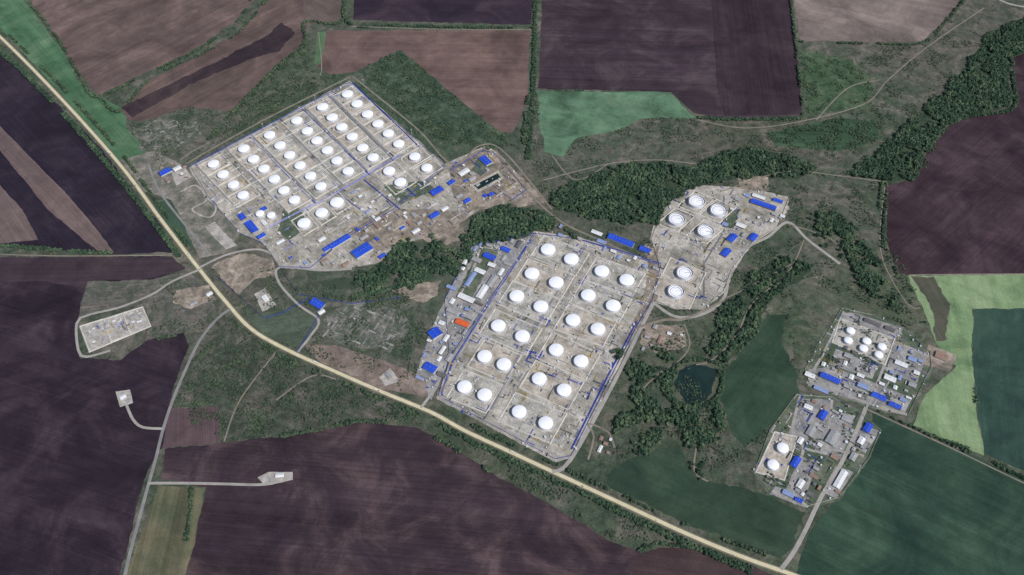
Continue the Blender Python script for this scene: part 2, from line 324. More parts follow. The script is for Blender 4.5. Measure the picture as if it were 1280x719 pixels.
b.sweep([(4.5,.56),(-4.5,.56)],hw,mi=1)
for o in (-4.2,4.2): b.sweep([(o+.12,.60),(o-.12,.60)],hw,mi=2)
for i in range(0,len(hw)-1,2): 
    b.sweep([(.12,.6),(-.12,.6)],hw[i:i+2],mi=2)
b.obj('highway',[SHM,ROADM,WHITE])
RZ=[.36]
def road(name,px,w,m=None,sm=True):
    P=GP(px)
    P=smooth_path(P,12) if sm else P
    RZ[0]+=.0045; z=RZ[0]+.27; b=MB(); b.sweep([(w/2+.6,z-.5),(w/2,z),(-w/2,z),(-w/2-.6,z-.5)],P)
    if sm: ROADPTS.extend([(x,y,w/2+3) for x,y in P])
    b.obj(name,[m or LROAD])
road('side_road',[(288,386),(272,398),(250,425),(232,462),(216,500),(204,536),(195,572),(186,604),(172,655),(158,710),(145,780)],7,AROAD)
road('side_road',[(186,604),(230,604),(280,605),(322,606),(342,604)],6,LROAD)
road('side_road',[(203,536),(178,534),(166,524),(158,506)],6,LROAD)
road('side_road',[(252,336),(215,352),(190,368),(150,384),(110,394),(96,404),(98,438),(108,446),(138,438)],6,LROAD)
road('side_road',[(976,712),(992,690),(1008,660),(1026,622),(1052,578),(1072,535),(1084,505)],9,LROAD)
road('side_road',[(250,334),(285,318),(325,312),(352,326)],6,LROAD)
road('side_road',[(372,440),(388,420),(398,400),(372,380),(348,352),(350,334),(400,338),(440,336)],6,LROAD)
road('side_road',[(526,510),(545,480),(540,450),(556,410),(570,380),(592,335),(600,312)],6,LROAD)
road('side_road',[(185,205),(200,240),(232,282),(262,318)],6,AROAD)
road('side_road',[(690,590),(712,576),(760,492),(800,412),(816,380)],9,LROAD)
road('side_road',[(816,378),(845,396),(880,392),(905,372),(912,340),(930,312),(960,296),(985,278),(1010,300),(1050,330)],8,LROAD)
road('side_road',[(795,410),(830,400),(858,398),(905,376)],7,DROAD)
road('side_road',[(824,330),(790,318),(740,296),(700,276),(660,240),(620,188)],5,DROAD)
road('side_road',[(440,95),(520,160),(565,205),(600,182),(630,190),(690,262)],5,DROAD)
road('side_road',[(232,205),(330,150),(438,96)],5,DROAD)
road('side_road',[(735,575),(742,545),(735,530),(760,540),(768,560)],4,DROAD)
TR_=[[(1005,300),(985,340),(940,380),(920,420),(890,450),(870,456)],[(908,372),(930,362),(990,330)],[(680,225),(760,205),(820,200),(870,205)],
 [(855,405),(862,430),(850,450),(820,470),(800,490)],[(872,150),(930,160),(1000,152),(1080,130),(1110,100),(1160,58),(1230,10)],
 [(1106,232),(1100,290),(1105,330),(1134,380),(1150,385)],[(900,240),(980,215),(1050,220),(1110,228)],[(0,318),(80,320),(215,319)],[(440,33),(560,37),(664,37)],
 [(1084,512),(1180,556),(1280,604),(1380,650)],[(1136,344),(1210,343),(1400,342)],[(870,560),(868,590),(885,602)],[(690,195),(720,225),(760,205)],
 [(985,280),(1040,300),(1060,330)],[(262,178),(240,190),(225,200)],[(400,95),(402,82),(398,40)],[(345,500),(390,470),(420,474)],[(280,552),(300,500),(345,440)],[(1020,150),(1060,110),(1100,100)]]
for t in TR_: road('dirt_track',t,3.,DROAD)
road('side_road',[(1240,-5),(1262,5),(1300,12)],8,LROAD)
road('access_loop',[(226,240),(245,232),(258,250),(240,262),(262,272),(270,258),(255,245)],4,CONC)
for l in ([(1008,478),(1048,490),(1090,506),(1134,518)],[(1118,424),(1100,470),(1086,506)],[(1048,404),(1030,440),(1016,464)],[(1110,424),(1140,436),(1162,446)],[(1000,496),(990,540),(1004,560),(990,610),(1010,634)],[(1040,500),(1030,560),(1004,560)],[(1030,560),(1080,570)]):
    road('yard_road',l,6,LROAD)
# ---------------------------------------------------------------- tanks
_k=KC; KC=.92
TW=mat('tank_white_paint',[(206,208,212),(220,220,222)],.08,.3,.06,rough=.5,spec=.35)
TR=mat('tank_roof_white',[(230,232,236),(242,242,244)],.06,.4,.05,rough=.5,spec=.35)
KC=_k
TG=mat('galvanised_steel',[(150,152,154),(176,176,176)],.3,.5,.1,rough=.5)
TD=mat('dark_roof_seal',[(84,84,82),(110,108,104)],.1,.3,.15)
APR=mat('tank_apron_gravel',[(166,160,150),(190,182,170)],.1,.4,.16)
def lathe(b,prof,n=44,mi=0):
    k=len(prof); vs=[(r*math.cos(2*math.pi*i/n),r*math.sin(2*math.pi*i/n),z) for i in range(n) for r,z in prof]
    b.add(vs,[(i*k+q,((i+1)%n)*k+q,((i+1)%n)*k+q+1,i*k+q+1) for i in range(n) for q in range(k-1)],mi)
def tank_mesh(kind,R=23.,Hh=11.):
    b=MB()
    lathe(b,[(R*1.24,.25),(R*1.1,.9),(R*1.0,.95)],mi=3)
    lathe(b,[(R,.9),(R,Hh*.5),(R+.25,Hh*.5),(R+.25,Hh*.5+.3),(R,Hh*.5+.3),(R,Hh-1.2),(R+.6,Hh-1.2),(R+.6,Hh-.9),(R,Hh-.9),(R,Hh)],mi=0)
    if kind=='dome':
        lathe(b,[(R,Hh),(R*.8,Hh+1.3),(R*.55,Hh+2.3),(R*.3,Hh+2.9),(R*.1,Hh+3.1),(.01,Hh+3.15)],mi=1)
        b.cyl((0,0),.9,Hh+3.0,Hh+3.8,10,0)
        for i in range(8):
            a=i*math.pi/4; b.cyl((R*.88*math.cos(a),R*.88*math.sin(a)),.4,Hh+.6,Hh+1.7,8,0)
        for i in range(24):
            a=i*math.pi/12; d=(math.cos(a),math.sin(a))
            vs=[]
            for r,z in ((R*.97,Hh+.26),(R*.8,Hh+1.37),(R*.55,Hh+2.37),(R*.3,Hh+2.97)):
                vs+=[(r*d[0]-.12*d[1],r*d[1]+.12*d[0],z),(r*d[0]+.12*d[1],r*d[1]-.12*d[0],z)]
            b.add(vs,[(0,1,3,2),(2,3,5,4),(4,5,7,6)],0)
    else:
        h=Hh-3.6
        lathe(b,[(R,Hh),(R-.5,Hh),(R-.5,h)],mi=0)
        lathe(b,[(R-.5,h),(R-2.2,h)],mi=4)
        lathe(b,[(R-2.2,h),(R-2.2,h+.6),(R*.76,h+.6),(R*.76,h)],mi=1)
        lathe(b,[(R*.76,h),(R*.66,h)],mi=2)
        lathe(b,[(R*.66,h+.02),(R*.3,h+.3),(.01,h+.5)],mi=1)
        b.box((R*.5,0),(1,0),R*.95,1.0,Hh-1.8,Hh-1.5,2)
        for i in range(10):
            a=i*math.pi/5; b.cyl((R*.45*math.cos(a),R*.45*math.sin(a)),.6,h,h+1.4,6,2)
    n=26
    for i in range(n):
        a=-1.2+i*.05; r=R+1.0; b.box((r*math.cos(a),r*math.sin(a)),(-math.sin(a),math.cos(a)),1.2,1.4,1+Hh*i/n,1.25+Hh*i/n,2)
    for i in range(36):
        a=i*math.pi/18; b.box(((R+.4)*math.cos(a),(R+.4)*math.sin(a)),(-math.sin(a),math.cos(a)),.12,.12,Hh-.9,Hh+1.1,2)
    lathe(b,[(R+.45,Hh+1.0),(R+.45,Hh+1.12),(R+.35,Hh+1.12)],36,2)
    for k in (-1,1):
        b.hcyl((k*3,-R*1.12),(0,1),R*.26,.5,1.6,8,2)
    me=bpy.data.meshes.new('oil_storage_tank_'+kind); me.from_pydata(b.v,[],b.f)
    for m in (TW,TR,TG,APR,TD): me.materials.append(m)
    me.polygons.foreach_set('material_index',b.m); me.update()
    return me
DOME=tank_mesh('dome'); FLOAT=tank_mesh('floating')
OCC=[]
def mpp(v):
    a=G(640,v);b=G(641,v); return b[0]-a[0]
def tank(u,v,dpx,kind='dome',h=1.0):
    x,y=G(u,v)
    r=dpx*0.5*mpp(v)*.96; s=r/23.
    y-= 5*h
    o=bpy.data.objects.new('oil_storage_tank',DOME if kind=='dome' else FLOAT); col.objects.link(o)
    o.location=(x,y,0.45); o.scale=(s,s,h); o.rotation_euler=(0,0,random.uniform(-.3,.3)); OCC.append((x,y,r*1.3)); return (x,y,r)
colsA=[[(435,119),(447,131),(460,144),(473,156),(486,168),(499,181)],
 [(404,135),(416,148),(428,160),(441,172),(454,186),(467,198)],
 [(372,152),(385,165),(397,177),(410,189),(422,202),(436,215)],
 [(338,170),(351,183),(363,195),(376,208),(389,221),(402,234)],
 [(306,187),(318,200),(331,212),(344,225),(356,239),(369,251)],
 [(268,206),(280,219),(293,232),(305,245)]]
FENB=mat('blue_painted_metal',[(44,68,172),(52,80,190)],.2,.4,.08,rough=.4,spec=.4)
BERM=mat('berm_clay',[(178,172,160),(208,202,188)],.05,.3,.14)
for c in colsA:
    for (u,v) in c: tank(u,v,14.5,h=.85)
for u,v,d in [(422,254,17.5),(403,267,16),(381,280,17),(487,215,15.5),(501,229,15.5),(519,197,14.5),(534,211,14.5),(326,268,11),(340,270,11)]: tank(u,v,d,h=.85)
Bc=[[((685,313),(714,325)),((665,343),(695,354)),((646,371),(676,384)),((623,408),(653,421)),((606,446),(630,456)),((581,484),(606,494))],
    [((752,340),(783,351)),((735,370),(766,383)),((716,401),(747,412)),((695,438),(726,452)),((674,474),(705,488)),((649,515),(682,529))]]
for c in Bc:
    for p,q in c: tank(*p,19,h=1.0); tank(*q,19,h=1.0)
for u,v in [(870,253),(897,264),(845,275),(881,290),(855,342),(844,365)]: tank(u,v,21,'floating',1.1)
for u,v in [(1062,414),(1082,427),(1101,434),(1059,426),(1078,436),(1097,444)]: tank(u,v,11,h=.8)
for u,v in [(977,560),(965,581)]: tank(u,v,15,h=.9)
# bund cells
ZL[0]=.70
def V2(p): return Vector(p)
berm=MB() 
PROF=[(2.4,.3),(.9,1.9),(-.9,1.9),(-2.4,.3)]
def cell(c,a,bv,k=.46,fill=None):
    P=[tuple(c+a*sx*k+bv*sy*k) for sx,sy in ((-1,-1),(1,-1),(1,1),(-1,1))]
    berm.sweep(PROF,P,True)
    if fill: sheet('bund_floor',P,fill,.5,30,ground=True,z=.6)
for ci,c in enumerate(Bc):
    cen=[(V2(G(*p))+V2(G(*q)))/2 for p,q in c]
    for i,p in enumerate(cen):
        a=(V2(G(*c[i][1]))-V2(G(*c[i][0])))*2.15
        bv=(cen[-1]-cen[0]).normalized()*((cen[-1]-cen[0]).length/5)
        cell(p,a,bv,.455,random.choice([BUND,BUND2,BUND]))
for c in colsA:
    cen=[V2(G(*p)) for p in c]
    bv=(cen[-1]-cen[0])/(len(cen)-1)
    a=V2(G(372,152))-V2(G(404,135))
    for p in cen: cell(p,a*.86,bv,.47,random.choice([BUND,BUND2]))
bv0=V2(G(447,131))-V2(G(435,119)); a0=V2(G(372,152))-V2(G(404,135))
for u,v in [(422,254),(403,267),(381,280)]: cell(V2(G(u,v)),(V2(G(381,280))-V2(G(403,267)))*.9,bv0*1.3,.46,None)
for u,v in [(487,215),(501,229),(519,197),(534,211)]: cell(V2(G(u,v)),a0*.86,bv0,.46,None)
aC=V2(G(897,264))-V2(G(870,253)); bC=V2(G(845,275))-V2(G(870,253))
for u,v in [(870,253),(897,264),(845,275),(881,290)]: cell(V2(G(u,v)),aC*1.0,bC*.95,.46,None)
for u,v in [(855,342),(844,365)]: cell(V2(G(u,v)),aC*1.7,(V2(G(844,365))-V2(G(855,342))),.46,BUND2)
sheet('bund_floor',[(1050,398),(1118,424),(1106,456),(1040,428)],BUND,1)
berm.sweep(PROF,GP([(1050,398),(1118,424),(1106,456),(1040,428)]),True)
sheet('bund_floor',[(968,540),(996,546),(980,600),(945,590)],BUND2,1)
berm.sweep(PROF,GP([(968,540),(996,546),(980,600),(945,590)]),True)
for q in ([(100,408),(178,384),(188,408),(112,440)],[(130,399),(154,392),(163,418),(139,427)]):
    berm.sweep(PROF,GP(q),True)
berm.obj('containment_berm',[BERM])
for i in range(len(colsA)):
    c=colsA[i]; p0,p1=c[0],c[-1]
    road('service_road',[(p0[0]-16-8,p0[1]+8-9),(p1[0]-16+9,p1[1]+8+9)],5,AROAD,sm=False)
road('service_road',[(733,312),(700,365),(655,438),(616,513)],7,LROAD)
road('service_road',[(662,297),(600,400),(565,462),(550,495)],5,LROAD)
road('service_road',[(548,498),(620,532),(700,572)],6,LROAD)
# ---------------------------------------------------------------- fences & pipes
def fence(px,h=2.8,m=None,closed=True):
    P=GP(px); b=MB(); b.sweep([(.12,.2),(.12,h),(-.12,h),(-.12,.2)],P,closed)
    n=len(P)
    for i in range(n if closed else n-1):
        a=V2(P[i]);c=V2(P[(i+1)%n]); L=(c-a).length; k=max(1,int(L/12)); d=(c-a).normalized()
        for j in range(k):
            q=a.lerp(c,j/k); b.box(q,tuple(d),.45,.45,.1,h+.4,0)
    b.obj('perimeter_fence',[m or FENB])
fence([(238,208),(437,103),(556,206),(520,237),(492,262),(445,290),(430,300),(388,335),(350,334),(330,305),(300,292),(262,248)])
fence([(668,292),(722,299),(826,332),(816,374),(796,408),(714,570),(694,574),(548,495),(562,447),(600,393)])
fence([(590,308),(668,292),(600,393),(562,447),(556,375)])
fence([(562,215),(604,188),(618,192),(658,238),(640,250),(610,228)],closed=False)
fence([(852,240),(905,236),(985,250),(972,284),(940,304),(914,338),(904,365),(880,385),(816,374),(824,330),(814,300),(828,264)],m=BERM)
fence([(1052,386),(1090,394),(1132,414),(1162,440),(1164,458),(1134,520),(1090,510),(1012,480),(1006,462)],m=BERM)
fence([(962,538),(995,494),(1040,497),(1072,514),(1100,538),(1086,572),(1048,622),(1005,634),(968,620),(942,592)],m=BERM)
fence([(270,345),(330,398),(352,392),(385,374),(400,392),(372,440)],m=FENB,closed=False)
fence([(352,338),(372,368),(440,380),(500,372)],m=FENB,closed=False)
PIPE=[FENB,mat('pipe_grey_paint',[(150,152,156)],1,.3,.1,rough=.4),mat('pipe_white_paint',[(205,205,205)],1,.3,.06,rough=.4),mat('pipe_yellow_paint',[(180,156,84)],1,.3,.1,rough=.4),mat('pipe_dark',[(76,82,84)],1,.3,.1,rough=.5)]
def pipes(b,P,n,mi,z=1.0,sp=1.6,r=.45):
    for k in range(n):
        o=(k-(n-1)/2)*sp
        b.sweep([(o+r,z),(o,z+r),(o-r,z),(o,z-r)],P,False,mi,True)
b=MB()
for i in range(len(colsA)):
    c=colsA[i]; p0,p1=c[0],c[-1]
    L=GP([(p0[0]+14-8,p0[1]-8-7),(p1[0]+14+12,p1[1]-8+12)])
    pipes(b,L,3,1 if i%2 else 0,1.4,1.8,.5)
for pts,n,mi in [([(500,194),(470,212),(440,230),(405,250),(372,266),(335,285)],4,0),([(555,212),(500,252),(440,290),(400,325)],4,4),([(731,310),(698,363),(653,436),(614,512)],4,1),
    ([(664,300),(600,398),(566,452),(552,492)],3,0),([(826,330),(770,312),(722,299)],3,0),([(796,402),(760,470),(714,562)],3,0),([(1110,424),(1130,450),(1090,508)],3,2),([(905,245),(905,290),(880,330),(880,372)],3,1),
    ([(455,225),(500,262)],3,0),([(430,240),(470,280)],3,2),([(480,210),(520,246)],3,0),([(450,262),(420,240)],2,0)]:
    pipes(b,GP(pts),n,mi,1.5,1.7)
for c in Bc:
    for (p,q) in c:
        for t in (p,q):
            pipes(b,GP([(t[0]+3,t[1]+12),(t[0]+15,t[1]+17)]),2,1,1.3,1.4,.4)
b.obj('pipeline_rack',PIPE)
# ---------------------------------------------------------------- buildings
WALLS=[mat('wall_panel_white',[(190,190,186),(205,203,198)],.2,.5,.06),mat('wall_brick',[(150,120,100),(164,134,112)],.3,.6,.1),mat('wall_panel_grey',[(150,152,156),(168,168,168)],.2,.5,.06)]
ROOFS={'blue':mat('roof_blue_steel',[(36,70,184),(48,88,206)],.05,.5,.12,rough=.4,spec=.3),
 'grey':mat('roof_grey_bitumen',[(140,142,144),(166,166,164)],.06,.4,.12),
 'white':mat('roof_white_membrane',[(206,208,208),(226,226,224)],.06,.4,.08),
 'dark':mat('roof_dark_bitumen',[(86,86,88),(108,106,104)],.06,.4,.15),
 'orange':mat('roof_orange_tile',[(206,84,44),(222,104,58)],.06,.4,.12),
 'brown':mat('roof_brown',[(136,108,92),(158,128,110)],.06,.4,.12),
 'ltblue':mat('roof_light_blue',[(118,142,190),(138,158,200)],.06,.4,.1)}
GLASS=mat('window_glass',[(30,38,48)],1,.2,.1,rough=.1,spec=.6); DOOR=mat('door_steel',[(70,80,100)],1,.2,.1,rough=.5)
def building(c,d,L,W,Hh,roof,name='industrial_building'):
    b=MB(); z0=.3
    dx,dy=d;px,py=-dy,dx
    b.box(c,d,L,W,z0,Hh,0)
    def P(a,w,z): return (c[0]+dx*a+px*w,c[1]+dy*a+py*w,z)
    ov=.5; rr=min(W*.16,2.2); l=L/2+ov; w=W/2+ov
    if W>7:
        b.add([P(-l,-w,Hh+.01),P(l,-w,Hh+.01),P(l,w,Hh+.01),P(-l,w,Hh+.01),P(-l,0,Hh+rr),P(l,0,Hh+rr)],
              [(0,1,5,4),(2,3,4,5),(1,2,5),(3,0,4),(3,2,1,0)],1)
        n=int(L/9)
        for i in range(n):
            q=P(-L/2+(i+.5)*L/n,0,0); b.box(q[:2],d,1.4,1.4,Hh+rr-.4,Hh+rr+1.0,4)
    else:
        b.box(c,d,L+.6,W+.6,Hh+.01,Hh+.4,1); b.box(c,d,1.2,1.2,Hh+.4,Hh+1.2,4)
    rows=max(1,int(Hh//3.3)); n=max(1,int(L/4.5))
    for s in (-1,1):
        for r in range(rows):
            zz=z0+1.1+r*3.1
            if zz+1.5>Hh: continue
            for i in range(n):
                a=-L/2+(i+.5)*L/n
                if r==0 and i==n//2: continue
                q=[P(a-.8,s*(W/2+.04),zz),P(a+.8,s*(W/2+.04),zz),P(a+.8,s*(W/2+.04),zz+1.3),P(a-.8,s*(W/2+.04),zz+1.3)]
                b.add(q,[(0,1,2,3) if s<0 else (3,2,1,0)],2)
        a=-L/2+(n//2+.5)*L/n
        q=[P(a-.9,s*(W/2+.05),z0),P(a+.9,s*(W/2+.05),z0),P(a+.9,s*(W/2+.05),z0+2.3),P(a-.9,s*(W/2+.05),z0+2.3)]
        b.add(q,[(0,1,2,3) if s<0 else (3,2,1,0)],3)
    b.obj(name,[random.choice(WALLS),ROOFS[roof],GLASS,DOOR,TG])
    OCC.append((c[0],c[1],max(L,W)*.5+1))
dA=udir((268,206),(435,119)); dA2=udir((435,119),(499,181))
dB=udir((685,313),(581,484)); dB2=udir((685,313),(714,325))
dC=udir((870,253),(897,264)); dD=udir((1037,470),(1120,506)); dE=udir((1030,600),(1062,545)); dT=udir((758,296),(794,310)); dU=udir((907,306),(920,292)); dV=udir((938,252),(970,263))
BL=[
(207,216,dA,14,8,6,'blue'),(222,212,dA,9,7,5,'white'),(315,285,dA2,20,9,7,'blue'),(303,272,dA2,10,7,5,'blue'),(327,296,dA,10,6,5,'blue'),(330,262,dA,7,6,4,'blue'),
(425,303,dA,28,8,6,'blue'),(453,315,dA,24,13,9,'blue'),(478,321,dA,9,5,5,'blue'),(410,311,dA,12,6,5,'blue'),(520,290,dA,10,5,5,'white'),
(546,240,dA,16,9,6,'blue'),(564,229,dA,9,6,5,'blue'),(607,202,dA2,15,9,6,'blue'),(580,216,dA,14,7,4,'white'),(590,224,dA,9,5,4,'grey'),(543,270,dA,13,7,5,'blue'),(556,262,dA,9,5,4,'white'),(574,246,dA,9,5,4,'grey'),(584,252,dA,9,6,5,'blue'),(614,244,dA,7,5,5,'blue'),
(397,381,udir((388,376),(406,386)),18,9,7,'blue'),(402,391,dA,8,5,5,'white'),
(544,418,dA2,12,14,8,'blue'),(538,461,udir((530,457),(547,466)),16,10,7,'blue'),(578,405,udir((568,402),(588,410)),18,7,6,'orange'),(615,353,dB,18,8,6,'grey'),(603,366,dB,20,8,6,'white'),(588,350,dB,22,6,5,'ltblue'),(600,340,dB2,14,6,5,'white'),(612,322,dB2,16,7,6,'blue'),(632,313,dB2,12,6,5,'blue'),(596,326,dB2,12,6,5,'grey'),(583,374,dB2,22,7,6,'white'),(566,390,dB2,16,6,5,'grey'),
(776,302,dT,34,8,7,'blue'),(806,313,dT,14,7,5,'blue'),(746,292,dT,14,5,4,'white'),(752,303,dT,12,5,4,'ltblue'),
(954,257,dV,32,7,6,'blue'),(948,247,dV,16,5,5,'white'),(972,252,dV,12,5,5,'blue'),(915,299,dU,13,8,7,'blue'),(941,298,dU,12,8,6,'blue'),(907,317,dU,13,8,6,'blue'),(926,283,dC,12,6,5,'white'),
(1037,474,dD,24,7,7,'blue'),(1012,470,dD,12,6,5,'white'),(1060,446,dD,10,6,5,'grey'),(1078,484,dD,13,6,6,'ltblue'),(1098,497,dD,18,7,6,'blue'),(1118,508,dD,15,6,6,'blue'),(1112,474,dD,14,7,5,'white'),(1126,456,dD,15,6,5,'white'),(1090,404,dD,20,5,4,'dark'),(1112,412,dD,12,5,4,'dark'),(1140,450,dD,10,6,5,'ltblue'),(1140,482,dD,9,6,5,'grey'),(1176,446,dD,14,9,4,'brown'),(1026,488,dD,18,5,5,'ltblue'),
(994,579,dE,15,8,7,'blue'),(1028,520,dE,13,8,6,'blue'),(1040,548,dE,20,11,6,'grey'),(1058,525,dD,12,7,5,'grey'),(1084,536,dE,13,8,6,'blue'),(1076,552,dE,10,7,5,'white'),(1013,540,dE,14,8,5,'grey'),(1000,606,dE,12,7,5,'white'),(1050,600,dE,26,8,5,'white'),(985,618,dD,14,6,5,'ltblue'),(998,626,dD,9,5,5,'blue'),(1000,552,dE,9,6,5,'white'),(1010,510,dD,10,6,5,'white'),(1066,572,dE,11,7,5,'grey'),
(350,595,udir((330,597),(365,594)),11,5,3.5,'white'),(340,601,udir((330,597),(365,594)),5,3,3,'grey'),(154,497,dA,7,6,3.5,'white'),(161,502,dA,4,3,3,'grey'),(332,374,dA2,9,6,4,'white'),(750,562,dB,9,4,4,'white'),(486,470,dA2,8,5,4,'grey'),(242,380,dA,9,5,3,'grey'),(262,368,dA,7,5,3,'white'),(825,425,dB,12,4,4,'brown'),
]
for u,v,d,L,W,hh,rf in BL:
    m=mpp(v); s=(1+.22*abs(d[1])) ; s2=(1+.22*abs(d[0]))
    building(G(u,v),d,L*m*s*.9,W*m*s2*.9,hh,rf)
def occfree(x,y,r): return not any((x-a)**2+(y-b_)**2<(r+c)**2*.85 for a,b_,c in OCC)
RP=np.array(ROADPTS)
def roadfree(x,y,pad=0):
    return not bool((((RP[:,0]-x)**2+(RP[:,1]-y)**2)<(RP[:,2]+pad)**2).any())
def zone(px,d,n,pal,Lr=(8,26),Wr=(6,14),Hr=(3,6.5)):
    P=GP(px); xs=[p[0] for p in P]; ys=[p[1] for p in P]; k=0; t=0
    while k<n and t<n*40:
        t+=1; x=random.uniform(min(xs),max(xs)); y=random.uniform(min(ys),max(ys))
        if not pip(np.array([x]),np.array([y]),P)[0]: continue
        L=random.uniform(*Lr);W=min(L*.8,random.uniform(*Wr)); r=L*.5+2
        if not occfree(x,y,r) or not roadfree(x,y,W*.5): continue
        dd=d if random.random()<.6 else (-d[1],d[0])
        building((x,y),dd,L,W,random.uniform(*Hr),random.choice(pal)); k+=1
zone([(330,262),(352,262),(392,330),(350,332),(325,300)],dA,7,['blue','white','grey','ltblue'])
zone([(400,300),(470,268),(500,262),(540,270),(470,330),(400,334)],dA,24,['blue','white','grey','white','grey','brown'])
zone([(440,232),(500,240),(545,222),(560,245),(500,280),(430,290)],dA,18,['white','grey','white','ltblue'],(6,16),(5,10))
zone([(562,215),(604,190),(650,240),(590,258)],dA,9,['white','grey','blue'],(6,18))
zone(padW,dB,32,['ltblue','white','grey','grey','dark','white'],(8,30))
zone([(700,284),(830,326),(824,342),(700,298)],dC,10,['white','grey','ltblue'],(6,18))
zone([(905,236),(985,250),(975,284),(900,330),(905,290)],dC,14,['white','grey','grey','ltblue'],(6,18))
zone([(1104,424),(1160,442),(1134,515),(1090,508),(1010,478),(1040,440)],dD,26,['white','grey','dark','ltblue','grey','white'],(6,20))
zone([(1000,498),(1070,514),(1098,538),(1046,620),(985,620),(1000,560)],dE,24,['white','grey','dark','grey','brown','white'],(6,20))
zone([(800,408),(850,408),(855,435),(800,438)],dB,7,['white','brown','grey'],(6,14))
zone([(110,410),(175,390),(180,405),(115,432)],udir((100,408),(178,384)),14,['white','grey','grey'],(6,14),(5,10),(2.5,4))
zone([(192,205),(232,208),(240,225),(205,235)],dA,4,['white','brown'],(8,18))
zone([(730,545),(770,545),(760,570),(735,565)],dB,4,['brown','white'],(6,12))
def walls(px,d,n,m,name='ruined_wall_foundations'):
    P=GP(px); xs=[p[0] for p in P]; ys=[p[1] for p in P]; b=MB(); k=0
    while k<n:
        x=random.uniform(min(xs),max(xs)); y=random.uniform(min(ys),max(ys))
        if not pip(np.array([x]),np.array([y]),P)[0]: continue
        L=random.uniform(8,34); dd=d if random.random()<.5 else (-d[1],d[0])
        z=random.uniform(.8,2.); b.box((x,y),dd,L,random.choice([1.,1.6,1.2,5]),.1,z,0); k+=1
    b.obj(name,[m])
walls([(412,392),(450,378),(498,390),(510,410),(486,436),(430,430),(404,418)],udir((410,390),(500,430)),52,GREY)
walls([(168,162),(200,150),(243,154),(250,170),(215,186),(180,188)],udir((170,185),(250,155)),30,GREY)
def clutter(px,d,n,name='process_pipework'):
    P=GP(px); xs=[p[0] for p in P]; ys=[p[1] for p in P]; b=MB(); k=0;t=0
    while k<n and t<n*30:
        t+=1;x=random.uniform(min(xs),max(xs)); y=random.uniform(min(ys),max(ys))
        if not pip(np.array([x]),np.array([y]),P)[0]: continue
        if any((x-a)**2+(y-b_)**2<(c+2)**2 for a,b_,c in OCC): continue
        dd=d if random.random()<.5 else (-d[1],d[0]); q=random.random(); mi=random.choice([0,1,1,2,2,2,3,4,4])
        if q<.55:
            L=random.uniform(8,45); e=(x+dd[0]*L,y+dd[1]*L); L2=random.choice([-1,1])*random.uniform(4,25)
            f=(e[0]-dd[1]*L2,e[1]+dd[0]*L2)
            if pip(np.array([e[0],f[0]]),np.array([e[1],f[1]]),P).all() and not any((u_[0]-a)**2+(u_[1]-b_)**2<(c+1)**2 for a,b_,c in OCC for u_ in (e,f,((x+e[0])/2,(y+e[1])/2))):
                pipes(b,[(x,y),e,f],random.choice([1,2,3]),mi,random.uniform(1.1,1.7),1.5,.4)
        elif q<.72: b.hcyl((x,y),dd,random.uniform(4,10),random.uniform(1,1.7),2.2,10,mi)
        elif q<.82: b.cyl((x,y),random.uniform(1.5,3),.3,random.uniform(3,6),12,2)
        else: b.box((x,y),dd,random.uniform(2,6),random.uniform(2,4),.3,random.uniform(1.2,3),mi)
        k+=1
    b.obj(name,PIPE)
clutter(padA,dA,680); clutter(padB,dB,680); clutter(padW,dB,200); clutter(padC,dC,240); clutter(padD,dD,200); clutter(padE,dE,140)
clutter([(105,410),(176,388),(184,406),(114,434)],dA,50)
def mast(u,v,h=28):
    x,y=G(u,v); b=MB()
    for i in range(3):
        a=i*2.094; b.box((x+.9*math.cos(a),y+.9*math.sin(a)),(1,0),.22,.22,.2,h,0)
    for k in range(7): b.cyl((x,y),1.15,1+k*h/7,1.25+k*h/7,6,0)
    b.cyl((x,y),1.8,h,h+.4,10,0)
    for i in range(6):
        a=i*1.047; b.box((x+1.8*math.cos(a),y+1.8*math.sin(a)),(math.cos(a),math.sin(a)),.4,.8,h+.4,h+1.1,1)
    b.obj('floodlight_mast',[TG,TR])
for p in [(330,163),(395,128),(455,108),(515,170),(290,240),(350,262),(414,240),(470,232),(690,298),(732,333),(700,390),(655,460),(600,520),(820,345),(760,450),(720,520),(860,262),(868,320),(1052,400),(1120,440),(985,552),(640,400),(600,425),(530,232)]: mast(*p)
# ---------------------------------------------------------------- vehicles
CARP=[mat('car_paint_'+n,[c],1,.3,.03,rough=.3,spec=.5) for n,c in (('white',(215,215,215)),('silver',(150,154,160)),('red',(150,40,36)),('dark',(40,44,54)))]
TYRE=mat('tyre_rubber',[(28,28,28)],1,.3,.05)
def car(x,y,d,m,z=.62):
    b=MB(); dx,dy=d;px,py=-dy,dx
    prof=[(-2.2,.35),(-2.25,.9),(-1.6,1.0),(-1.1,1.5),(.5,1.5),(1.1,1.0),(2.1,.85),(2.2,.35)]
    vs=[(x+dx*a+px*s*(.9 if zz<1.2 else .72),y+dy*a+py*s*(.9 if zz<1.2 else .72),z+zz-.05) for s in (-1,1) for a,zz in prof]; n=8
    b.add(vs,[(i,(i+1)%n,n+(i+1)%n,n+i) for i in range(n)]+[tuple(range(n))[::-1],tuple(range(n,2*n))],0)
    for a in (-1.4,1.4):
        for s in (-1,1): b.hcyl((x+dx*a+px*s*.85,y+dy*a+py*s*.85),(px,py),.25,.34,z+.3,10,1)
    for s in (-1,1):
        b.add([(x+dx*a+px*s*w,y+dy*a+py*s*w,z+zz) for a,zz,w in ((-1.4,1.0,.93),(.9,1.0,.93),(.4,1.4,.8),(-1.0,1.4,.8))],[(0,1,2,3)],2)
    b.obj('parked_car' if z>.65 else 'car',[m,TYRE,GLASS])
